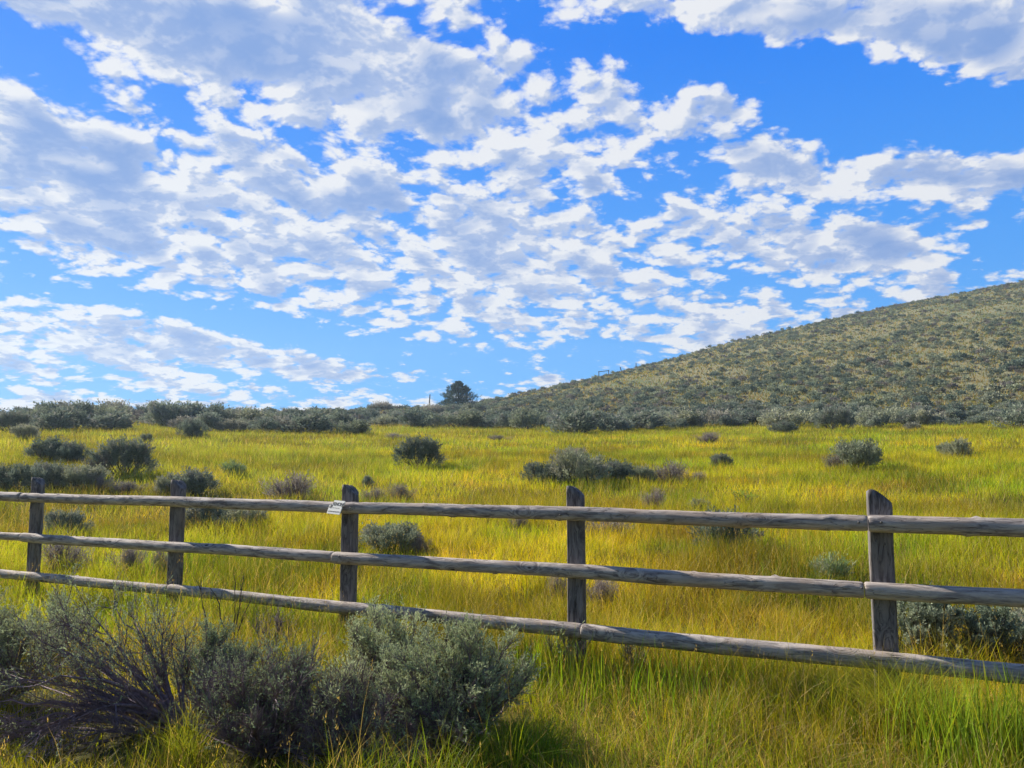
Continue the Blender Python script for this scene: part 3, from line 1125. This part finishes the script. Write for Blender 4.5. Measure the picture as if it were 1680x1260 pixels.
# thicket along the far edge of the meadow: the large front bushes one by one
EDGE = [
    (497, 712, 90, 38, 'broad dark bush jutting into the meadow left of centre'), (580, 715, 66, 24, 'low bush right of the broad dark jutting one'),
    (935, 713, 82, 48, 'tallest dark bush on the far edge of the meadow, right of the juniper'), (862, 706, 62, 38, 'dark bush just left of the tallest bush on the meadow edge'),
    (1285, 703, 90, 34, 'wide dark bush at the foot of the hill right of centre'), (1370, 706, 60, 38, 'ragged dark bush at the foot of the hill above the solitary bush'),
    (1435, 702, 64, 36, 'round purplish bush at the foot of the hill'), (1488, 700, 56, 26, 'small pale bush ending the thicket at the foot of the hill'),
    (1668, 704, 64, 40, 'pale bush at the right edge at the foot of the hill'), (1040, 706, 90, 34, 'long grey bush right of the tallest edge bush'),
    (1120, 704, 80, 30, 'low dark bush in the middle of the edge thicket'), (1568, 693, 36, 18, 'small dark bush alone in the gap of the thicket at right'),
    (1290, 712, 46, 20, 'small rounded bush in front of the wide dark one at the hill foot'), (760, 703, 90, 28, 'low dark bush below the juniper tree'),
    (690, 702, 80, 30, 'grey bush below the lone pole'), (80, 709, 66, 40, 'high bush of the left thicket with grass at its foot'),
    (170, 707, 80, 34, 'dark broad bush in the front of the left thicket'), (20, 712, 60, 36, 'bush at the left edge of the thicket'),
    (120, 706, 60, 36, 'dark round bush second from the left in the thicket front'), (300, 701, 70, 40, 'dark high bush on the skyline left of centre'),
    (400, 701, 80, 30, 'grey bush in the left thicket front'), (345, 700, 60, 34, 'bush right behind the small dark outlier'),
    (255, 690, 60, 30, 'low bush in the gap of the left thicket'),
]
for px, pb, w, h, lab in EDGE:
    bush(px, pb, w, h, P_FAR if w > 60 else P_DENSE, lab, int(px) % 3, group='bushes along the far edge of the meadow')
# ... and the rest of the thicket: bushes of every size that nothing tells apart
rt_ = random.Random(5)
tot = 0
taken = []
while tot < 215:
    px = rt_.uniform(-60, 1760)
    lo = 704 - 6 * math.sin(px / 90) + (0 if px < 1500 else -10)
    left = px < 420
    pb = lo - rt_.random() ** 1.5 * (16 if left else 26)
    if any(abs(px - a) < 14 and abs(pb - b) < 3 for a, b in taken):
        continue
    if 205 < px < 250 and pb > 690:
        continue
    taken.append((px, pb))
    f = 1.5 if left else 1.0
    w = rt_.uniform(26, 62) * f * (.55 + .45 * (pb - 670) / 35)
    b = bush(px, pb, w, w * rt_.uniform(.36, .54), P_FAR, 'grey green sagebrush in the thicket between the meadow and the hill', rt_.randrange(5), rt_.uniform(0, 6.28), 'sagebrush thicket behind the meadow')
    tot += 1

# the open hill: thousands of small bushes, one object
def far_tile(seed, n):
    c, o = crown_points(seed, n, 5, 1.0, .55)
    m = 6
    k = np.repeat(np.arange(len(c)), m)
    p = c[k] + rng.normal(0, .05, (len(k), 3))
    V, Q, T = leaves(p, o[k] + np.array([0, 0, .2]), .13, .085, (np.ones((len(k), 3)) * rng.uniform(.7, 1.25, len(c))[k][:, None]), .5)
    return V, T


TILES = [far_tile(s, 34) for s in range(60, 68)]
NH = 25000
a = rng.uniform(-.74, .76, NH)
r = np.sqrt(rng.uniform(57 ** 1.3, 262 ** 1.3, NH) ** (2 / 1.3))
hx, hy = r * np.sin(a), r * np.cos(a)
lim = np.interp(a, _az, _dd)
dn = fbm(hx * .05, hy * .05, 3, 21)
dn2 = fbm(hx * .16, hy * .16, 2, 22)
keep = (r < lim + 12) & (rng.random(NH) < .25 + .75 * sstep(.40, .56, dn * .6 + dn2 * .4) + .5 * sstep(120, 60, r))
hx, hy, r = hx[keep], hy[keep], r[keep]
hz = ground_z(hx, hy)
sz = rng.uniform(.55, 1.2, len(hx)) * np.where(r < 95, 1.12, 1.0) * rng.choice([.6, .8, 1, 1.4], len(hx))
Vs, Ts = [], []
PAL = .98 * np.array([G_SAGE * .95, G_BLUE, G_SAGE * .75 + G_GREY * .2, G_DARK * 1.2, G_GREY * .8, G_SAGE * 1.1])
for i in range(len(hx)):
    v, t = TILES[i % 8]
    th = rng.uniform(0, 6.28)
    cs, sn = math.cos(th) * sz[i], math.sin(th) * sz[i]
    q = np.empty_like(v)
    q[:, 0] = v[:, 0] * cs - v[:, 1] * sn + hx[i]
    q[:, 1] = v[:, 0] * sn + v[:, 1] * cs + hy[i]
    q[:, 2] = v[:, 2] * sz[i] * .85 + hz[i] - .03
    Vs.append(q.astype(np.float32))
    Ts.append((t * PAL[rng.integers(0, 6)]).astype(np.float32))
V, T = np.concatenate(Vs), np.concatenate(Ts)
print('hill bushes', len(hx), 'verts', len(V))
link('hill_sagebrush', mesh_np('hill_sagebrush', V, [np.arange(len(V)).reshape(-1, 4)], [M_SAGE], {'tone': T}), kind='stuff',
     label='small grey green sagebrush bushes covering the hillside', cat='sagebrush')
# dry bunch grass between them
n = 170000
a = rng.uniform(-.74, .76, n)
r = np.exp(rng.uniform(math.log(56), math.log(258), n))
x, y = r * np.sin(a), r * np.cos(a)
w = r * .0011
V, Q, T_, C_ = blades(x, y, rng.uniform(.15, .42, n), w * rng.uniform(.8, 1.6, n), rng.uniform(.1, .8, n), 1,
                      np.where((rng.random(n) < .6)[:, None], C_STRAW * .62, C_DULL * .8) * rng.uniform(.6, 1.1, n)[:, None], 0)
link('hill_grass', mesh_np('hill_grass', V, [T_], [M_GRASS], {'tone': C_}), kind='stuff', label='dry straw coloured bunch grass between the bushes on the hillside', cat='grass')


# ------------------------------------------------------------------ foreground sagebrush, twig by twig
def unit(v):
    return v / (np.linalg.norm(v) + 1e-9)


def near_sage(base, ends, label, nsec=8, ntw=7, nleaf=13, leafp=None, tone=G_SAGE, seed=0, thick=.012, seclen=.38, twlen=.10, updraw=.5, group='sagebrush in front of the fence', leafL=.021, cat=SAGE_CAT, name='sagebrush', droop=0.0, twigmat=None):
    """base and branch ends in the world; every branch carries side branches, twigs and small leaves"""
    rg = np.random.default_rng(seed)
    base = np.array(base)
    paths, joins = [], []
    LP, LD, LT = [], [], []
    for i, e in enumerate(ends):
        e = np.array(e) - base
        L = np.linalg.norm(e)
        b0 = np.array([rg.normal(0, .02), rg.normal(0, .02), -.05])
        bow = np.array([0, 0, .10 * L * (1 if e[2] < .5 * L else -.3)]) + rg.normal(0, .05 * L, 3)
        P = b0 + (e - b0) * np.linspace(0, 1, 9)[:, None] + bow * (4 * np.linspace(0, 1, 9) * (1 - np.linspace(0, 1, 9)))[:, None]
        P[1:-1] += rg.normal(0, .012 * L, (7, 3))
        mi = len(paths)
        joins.append((max(mi - 1, 0), 0))
        paths.append((P, np.linspace(thick * rg.uniform(.7, 1.25), .0028, 9)))
        lp = (1.0 if leafp is None else leafp(e + base)) * (.16 + .84 * min(1.0, max(0.0, (e[2] - .16) / .30)))
        for j in range(nsec):
            k = rg.integers(3, 9)
            a = P[min(k, 8)]
            dm = unit(P[min(k + 1, 8)] - P[k - 1])
            d = unit(dm + np.array([0, 0, updraw]) + rg.normal(0, .42, 3))
            ls = seclen * L * rg.uniform(.5, 1.1) * (1.15 - .08 * k)
            S = curve(a, a + d * ls, np.array([0, 0, -.06 * ls]) + rg.normal(0, .04 * ls, 3), 5)
            si = len(paths)
            joins.append((mi, min(k, 8)))
            paths.append((S, np.linspace(.0036, .0014, 5)))
            for q in range(ntw):
                kk = rg.integers(1, 5)
                a2 = S[kk]
                d2 = unit(d + np.array([0, 0, updraw * 1.1 - droop]) + rg.normal(0, .45, 3))
                lt = twlen * rg.uniform(.5, 1.4)
                Tw = curve(a2, a2 + d2 * lt, rg.normal(0, .08 * lt, 3), 3)
                joins.append((si, kk))
                paths.append((Tw, np.array([.0015, .0011, .0006])))
                if rg.random() < lp:
                    t = rg.uniform(.25, 1.05, nleaf)[:, None]
                    pp = a2 + (Tw[-1] - a2) * t
                    LP.append(pp)
                    LD.append(np.repeat(d2[None], nleaf, 0) + rg.normal(0, .55, (nleaf, 3)))
                    LT.append(np.repeat((tone * rg.uniform(.7, 1.25))[None], nleaf, 0))
    V, Q = tubes(paths, 3, joins)
    rt = link(name, None, label=label, cat=cat, group=group, loc=tuple(base))
    link('branches', mesh_np('branches', V, [Q], [twigmat or M_TWIG], smooth=True), rt)
    if LP:
        V, Q, T = leaves(np.concatenate(LP), np.concatenate(LD), leafL, leafL * .26, np.concatenate(LT), .1)
        link('foliage', mesh_np('foliage', V, [Q], [M_SAGE], {'tone': T}), rt)
    return rt


def dome(px, pbase, wpx, ptop, n, seed, low=.02, flat=1.0, deep=.8):
    """branch ends spread over a dome as wide and high as in the photograph"""
    rg = np.random.default_rng(seed)
    b = at(px, pbase)
    dist = math.hypot(b.x, b.y)
    w, h = wpx / FPX * dist, (pbase - ptop) / FPX * dist * 1.02
    E = []
    for i in range(n):
        a = rg.uniform(0, 6.283)
        u = rg.uniform(low, 1) ** .8
        el = u * math.pi / 2
        r = rg.uniform(.72, 1.0)
        E.append((b.x + .46 * w * math.cos(el) ** .7 * math.cos(a) * r, b.y + .46 * w * deep * math.cos(el) ** .7 * math.sin(a) * r, b.z + h * (.74 * math.sin(el)) * r + .04))
    return (b.x, b.y, b.z), E


def p3(px, py, dist):
    d = pix_dir(px, py)
    return tuple(Vector((0, 0, EYE)) + d * dist / math.hypot(d.x, d.y))


G_NEARLEAF = np.array([.42, .48, .26])
b, E = dome(745, 1220, 320, 1030, 60, 101)
near_sage(b, E, 'large grey green sagebrush in the centre foreground below the bottom rail', 11, 8, 12, tone=G_NEARLEAF, seed=1, seclen=.3, twlen=.09, updraw=.35)
b, E = dome(625, 1165, 230, 995, 34, 102)
near_sage(b, E, 'sagebrush whose top hides the bottom rail right of the third post', 9, 8, 12, tone=G_NEARLEAF * 1.15, seed=2, seclen=.32)
b, E = dome(440, 1235, 300, 1075, 58, 103)
near_sage(b, E, 'dark purplish twiggy sagebrush between the sprawling one and the large central one', 11, 9, 7, leafp=lambda e: .55, tone=G_NEARLEAF * .85, seed=3, seclen=.32, updraw=.3)
b, E = dome(0, 1160, 240, 1015, 40, 104)
near_sage(b, E, 'dark sagebrush cut by the left edge in the foreground', 9, 8, 11, tone=G_NEARLEAF * .9, seed=4, seclen=.32)
b, E = dome(585, 1250, 250, 1110, 46, 105)
near_sage(b, E, 'low leafy sagebrush in front of the gap between the two central foreground bushes', 10, 8, 8, leafp=lambda e: .6, tone=G_NEARLEAF, seed=5, seclen=.32, updraw=.3)
# the sprawling bush with its bare leaning limbs
b = at(300, 1190)
d0 = math.hypot(b.x, b.y)
E = [p3(q[0], q[1] + (18 if q[1] < 1100 else 4), q[2]) for q in ((105, 985, d0 + .35), (150, 990, d0 + .3), (70, 1035, d0 + .2), (190, 980, d0 + .4), (30, 1110, d0 + .1), (60, 1150, d0), (5, 1185, d0 - .1),
                      (40, 1205, d0 - .2), (25, 1232, d0 - .3), (120, 1212, d0 - .3), (150, 1160, d0 - .1), (225, 1000, d0 + .4), (262, 1005, d0 + .3), (305, 1030, d0 + .2),
                      (200, 1200, d0 - .3), (335, 1060, d0 + .2), (95, 1085, d0), (-20, 1150, d0), (-15, 1225, d0 - .2), (120, 1010, d0 + .2), (90, 1190, d0 - .2), (130, 1110, d0 + .1),
                      (60, 1120, d0 - .1), (170, 1060, d0 + .1), (350, 1100, d0 - .1), (210, 1130, d0 - .25))]
near_sage((b.x, b.y, b.z), E, 'sprawling half bare sagebrush with leaning dark limbs at the lower left', 11, 9, 10, leafp=lambda e: .6 if e[2] > EYE - 1.28 else .15,
          tone=G_NEARLEAF, seed=6, thick=.019, seclen=.42, updraw=.22, twlen=.12)
b, E = dome(345, 1165, 160, 1040, 20, 107)
near_sage(b, E, 'grey green sagebrush right behind the trunk of the sprawling one', 9, 8, 13, tone=G_NEARLEAF, seed=7)
b, E = dome(95, 1090, 140, 995, 15, 108)
near_sage(b, E, 'pale green sagebrush behind the top of the sprawling one, near the leftmost post', 8, 7, 13, tone=G_NEARLEAF * 1.2, seed=8)
b, E = dome(940, 1105, 110, 1045, 9, 110, low=.3)
near_sage(b, E, 'wispy pale weed rising to the bottom rail below the fourth post', 5, 5, 8, tone=G_NEARLEAF * 1.2, seed=10, thick=.004, group=None, cat='weed', name='weed')
b, E = dome(1035, 1105, 100, 1050, 8, 111, low=.3)
near_sage(b, E, 'wispy pale weed rising to the bottom rail right of the fourth post', 5, 5, 7, tone=G_NEARLEAF * 1.15, seed=11, thick=.004, group=None, cat='weed', name='weed')
b, E = dome(445, 1095, 90, 1010, 9, 112, low=.5)
near_sage(b, E, 'wispy grey weed standing behind the dark twiggy sagebrush', 5, 5, 5, tone=G_GREY, seed=12, thick=.004, group=None, cat='weed', name='weed')
b = at(375, 1090)
d0 = math.hypot(b.x, b.y)
E = [p3(*q) for q in ((345, 965, d0), (400, 945, d0 + .1), (330, 945, d0 + .05), (412, 985, d0), (385, 965, d0 + .1))]
near_sage((b.x, b.y, b.z), E, 'bare dead twigs reaching over the bottom rail right of the second post', 3, 3, 0, leafp=lambda e: 0, seed=13, thick=.005, seclen=.25, group=None, cat='dead bush', name='dead_bush', twigmat=M_BARK)
for (px, pb, w, tp, k, lab) in ((1515, 1092, 150, 985, 30, 'dark sagebrush behind the fence touching the rightmost post'),
                               (1625, 1100, 170, 1008, 34, 'wide dark sagebrush behind the bottom rail at the right edge')):
    b, E = dome(px, pb, w, tp, k, 120 + k)
    near_sage(b, E, lab, 8, 7, 16, tone=np.array([.30, .36, .25]), seed=k, seclen=.34, twlen=.07, leafL=.026, group='sagebrush behind the bottom rail', leafp=lambda e: 1.3, twigmat=M_BARK)
# bushy plant behind the fence, bright green
b, E = dome(1225, 832, 66, 806, 9, 114, low=.25)
near_sage(b, E, 'bright green leafy plant in the meadow between the two right posts', 4, 4, 6, tone=np.array([.26, .42, .06]), seed=14, thick=.006, group=None, cat='plant', name='leafy_plant', leafL=.06)


# ------------------------------------------------------------------ tussocks and broad green blades
def tuft(px, pbase, wpx, hpx, n, label, tone, width=.004, lean=(.2, 1.0), straw=.0, seed=0, spread=.35, segs=5, name='grass_tuft'):
    c = at(px, pbase)
    dist = math.hypot(c.x, c.y)
    w, h = wpx / FPX * dist, hpx / FPX * dist
    x, y = rng.normal(0, w * spread * .5, n), rng.normal(0, w * spread * .5, n)
    tn = tone * rng.uniform(.65, 1.3, n)[:, None]
    sm = rng.random(n) < straw
    tn[sm] = C_STRAW * rng.uniform(.5, 1.0, (int(sm.sum()), 1))
    hh = h * rng.uniform(.6, 1.15, n)
    hh[sm] *= .6
    z = ground_z(x + c.x, y + c.y) - c.z
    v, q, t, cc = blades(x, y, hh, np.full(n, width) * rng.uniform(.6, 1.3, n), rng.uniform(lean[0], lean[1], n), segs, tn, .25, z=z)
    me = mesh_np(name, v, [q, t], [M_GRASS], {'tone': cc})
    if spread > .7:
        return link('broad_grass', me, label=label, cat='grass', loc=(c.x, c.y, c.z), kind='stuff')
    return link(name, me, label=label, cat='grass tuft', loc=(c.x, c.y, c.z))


tuft(1480, 1200, 150, 118, 2600, 'big rounded bunch of fine grass under the bottom rail right of the last post', np.array([.36, .40, .05]), .0032, (.3, 1.5), .16)
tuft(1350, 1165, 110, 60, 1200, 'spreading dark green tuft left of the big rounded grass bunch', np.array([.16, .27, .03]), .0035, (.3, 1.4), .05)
tuft(1560, 1262, 90, 130, 170, 'clump of tall broad bright green blades, leftmost in the lower right corner', np.array([.25, .38, .03]), .009, (.05, .4), .03, spread=.9)
tuft(1620, 1245, 90, 120, 170, 'clump of tall broad bright green blades, middle one of the lower right corner', np.array([.25, .38, .03]), .009, (.05, .4), .03, spread=.9)
tuft(1675, 1262, 90, 130, 170, 'clump of tall broad bright green blades at the right edge of the corner', np.array([.23, .35, .03]), .009, (.05, .4), .06, spread=.9)
tuft(1000, 1140, 120, 90, 160, 'patch of upright broad green blades right of the small twiggy bush', np.array([.27, .39, .03]), .007, (.05, .35), .1, spread=1.0)
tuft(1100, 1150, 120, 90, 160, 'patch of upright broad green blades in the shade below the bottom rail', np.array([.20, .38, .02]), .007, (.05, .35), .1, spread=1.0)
tuft(1215, 1130, 60, 80, 70, 'narrow clump of upright green blades left of the last post', np.array([.22, .42, .02]), .007, (.05, .3), .05, spread=.8)
tuft(880, 1120, 110, 90, 150, 'green blades growing against the right side of the large central sagebrush', np.array([.24, .42, .02]), .006, (.05, .4), .1, spread=1.0)
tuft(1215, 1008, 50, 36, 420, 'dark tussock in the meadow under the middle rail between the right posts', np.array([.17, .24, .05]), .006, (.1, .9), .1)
tuft(1270, 985, 50, 40, 300, 'yellowish tussock right of the dark one behind the fence', np.array([.40, .40, .06]), .006, (.1, .9), .2)
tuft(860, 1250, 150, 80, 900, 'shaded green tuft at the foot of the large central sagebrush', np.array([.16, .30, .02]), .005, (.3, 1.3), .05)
GOLD = np.array([.66, .47, .16])
tuft(300, 1062, 170, 62, 800, 'golden dry grass patch between the sprawling bush and the bottom rail', GOLD, .0035, (.1, .7), .4, spread=.9)
tuft(480, 1075, 140, 60, 600, 'golden dry grass patch behind the dark twiggy sagebrush', GOLD * .9, .0035, (.1, .7), .4, spread=.9)
tuft(1160, 1215, 240, 60, 900, 'matted straw brown grass in the foreground right of the shadow', GOLD * .75, .0035, (.4, 1.5), .4, spread=.9)
tuft(1350, 1250, 200, 60, 700, 'matted straw brown grass in front of the big rounded bunch', GOLD * .8, .0035, (.4, 1.5), .4, spread=.9)
tuft(1000, 1255, 160, 50, 300, 'thin dry blades arching in the shadow of the central sagebrush', GOLD * .8, .003, (.4, 1.5), .3, spread=.9)
tuft(300, 1262, 110, 95, 320, 'bright tuft pushing up through the base of the sprawling sagebrush', np.array([.26, .32, .03]), .0045, (.1, .9), .25)

# ------------------------------------------------------------------ juniper, poles and brace on the skyline
_az0 = math.atan((752 - 840) / FPX)
_q = float(np.interp(_az0, _az, _dd)) * .95
c = Vector((math.sin(_az0) * _q, math.cos(_az0) * _q, 0))
c.z = gz(c.x, c.y)
dist = c.y
w, h = 60 / FPX * dist, EYE + pix_dir(752, 627).z / math.hypot(pix_dir(752, 627).x, pix_dir(752, 627).y) * _q - c.z
n = 1700
u = rng.random(n) ** 1.2
th_ = rng.uniform(0, 6.283, n)
zz = h * (.02 + .95 * u)
rad = w * .5 * (1 - u ** 1.5) ** .8 * 1.05 * (.9 + .16 * np.sin(u * 19)) * (1 + .22 * np.sin(th_ * 3 + u * 5))
th = th_
q = rng.uniform(.35, 1.12, n)
C0 = np.stack([rad * q * np.cos(th), rad * q * np.sin(th), zz], -1)
O0 = np.stack([np.cos(th) * .8, np.sin(th) * .8, np.full(n, .9)], -1)
k = np.repeat(np.arange(n), 22)
tt = rng.random(len(k))[:, None]
pp = C0[k] + O0[k] * tt * .28 + rng.normal(0, .05, (len(k), 3))
V, Q, T = leaves(pp, O0[k], .13, .05, (np.array([.12, .17, .13])[None] * rng.uniform(.6, 1.4, n)[k][:, None]), .4)
jt = link('juniper_tree', None, label='dark juniper tree standing alone on the skyline left of the hill', cat='tree', loc=tuple(c))
link('crown', mesh_np('crown', V, [Q], [M_JUNI], {'tone': T}), jt)
paths = [(np.array([[0, 0, -.2], [.04, .02, h * .3], [-.03, .03, h * .6], [0, 0, h * .93]]), np.array([.16, .12, .07, .02]))]
joins = [(0, 0)]
for i in rng.integers(0, n, 60):
    kk = 1 + int(C0[i, 2] > h * .5)
    a = paths[0][0][kk]
    joins.append((0, kk))
    paths.append((curve(a, C0[i], (0, 0, -.05), 4), np.array([.04, .03, .02, .01])))
V, Q = tubes(paths, 6, joins)
link('trunk', mesh_np('trunk', V, [Q], [M_DARKW], smooth=True), jt)


def crest(px, ptop):
    """point on the ground of the crest in this direction, and the height needed to reach a line of sight"""
    d = pix_dir(px, ptop)
    az = math.atan2(d.x, d.y)
    q = float(np.interp(az, _az, _dd)) * .985
    b = Vector((math.sin(az) * q, math.cos(az) * q, 0))
    b.z = gz(b.x, b.y)
    return b, EYE + d.z / math.hypot(d.x, d.y) * q - b.z


def pole(px, pbot, ptop, dx, r, label, name='wooden_post', bump=.35):
    b, hgt = crest(px, ptop)
    m = 7
    t = np.linspace(0, 1, m)
    P = np.stack([t * dx / FPX * b.y, 0 * t, -.25 + t * (hgt + .25)], -1)
    V, Q = tubes([(P, r * (1 - .2 * t))], 8)
    nv = len(V)
    V = np.concatenate([V, [P[-1] + np.array([0, 0, .01])]])
    top = np.arange(nv - 8, nv)
    T = np.stack([top, np.roll(top, -1), np.full(8, nv)], -1)
    me = mesh_np(name, V, [Q, T], [M_DARKW])
    return link(name, me, label=label, cat='post', loc=tuple(b)), hgt


po, hp = pole(704, 669, 647, 1.5, .10, 'lone dark post sticking up on the skyline left of the juniper')
ax = Vector((po.location.x, po.location.y, po.location.z + hp * .75))
bx_ = Vector((c.x - .3, c.y - .2, c.z + h * .15))
V, Q = tubes([(curve(Vector((0, 0, hp * .75)), bx_ - po.location, (0, 0, -.15), 8), np.full(8, .008))], 4)
link('wire', mesh_np('wire', V, [Q], [M_WIRE]), po)
pole(1020, 616, 602, -2.5, .12, 'short old post leaning left on the skyline of the hill')
pole(1043.5, 607, 595, 0, .09, 'short upright post, rightmost on the hill skyline')
g0, z0 = crest(982.5, 610)
g1, z1 = crest(998.5, 608)
z1 = z1 + g1.z - g0.z
br = link('fence_brace', None, label='wooden H shaped fence brace of two posts and a top rail on the hill skyline', cat='fence brace', loc=tuple(g0))
for ox, zb, zt in (((0, 0), -.3, z0), ((g1.x - g0.x, g1.y - g0.y), g1.z - g0.z - .3, z1)):
    V, Q = tubes([(np.array([[ox[0], ox[1], zb], [ox[0], ox[1], (zb + zt) / 2], [ox[0], ox[1], zt + .12]]), np.array([.09, .085, .08]))], 8)
    link('post', mesh_np('post', V, [Q], [M_DARKW]), br)
V, Q = tubes([(np.array([[-.1, 0, z0], [(g1.x - g0.x) / 2, (g1.y - g0.y) / 2, (z0 + z1) / 2], [g1.x - g0.x + .1, g1.y - g0.y, z1]]), np.array([.075, .07, .07]))], 8)
link('rail', mesh_np('rail', V, [Q], [M_DARKW]), br)

# ------------------------------------------------------------------ thin morning air
m, n, o = material('haze_air')
pv = n.new('ShaderNodeVolumePrincipled')
pv.inputs['Color'].default_value = (.62, .80, 1.0, 1)
pv.inputs['Density'].default_value = .0006
pv.inputs['Anisotropy'].default_value = .3
n.t.links.new(pv.outputs[0], o.inputs['Volume'])
zlo, zhi = float(GZ[RR < 420].min()) - 1.0, float(GZ[RR < 420].max()) + 9.0
V = np.array([(x, y, z) for z in (zlo, zhi) for x, y in ((-400, -60), (400, -60), (400, 400), (-400, 400))], float)
F = np.array([(3, 2, 1, 0), (4, 5, 6, 7), (0, 1, 5, 4), (1, 2, 6, 5), (2, 3, 7, 6), (3, 0, 4, 7)])
link('haze', mesh_np('haze', V, [F], [m]), kind='stuff', label='thin pale air softening the far bushes and the hill', cat='haze')
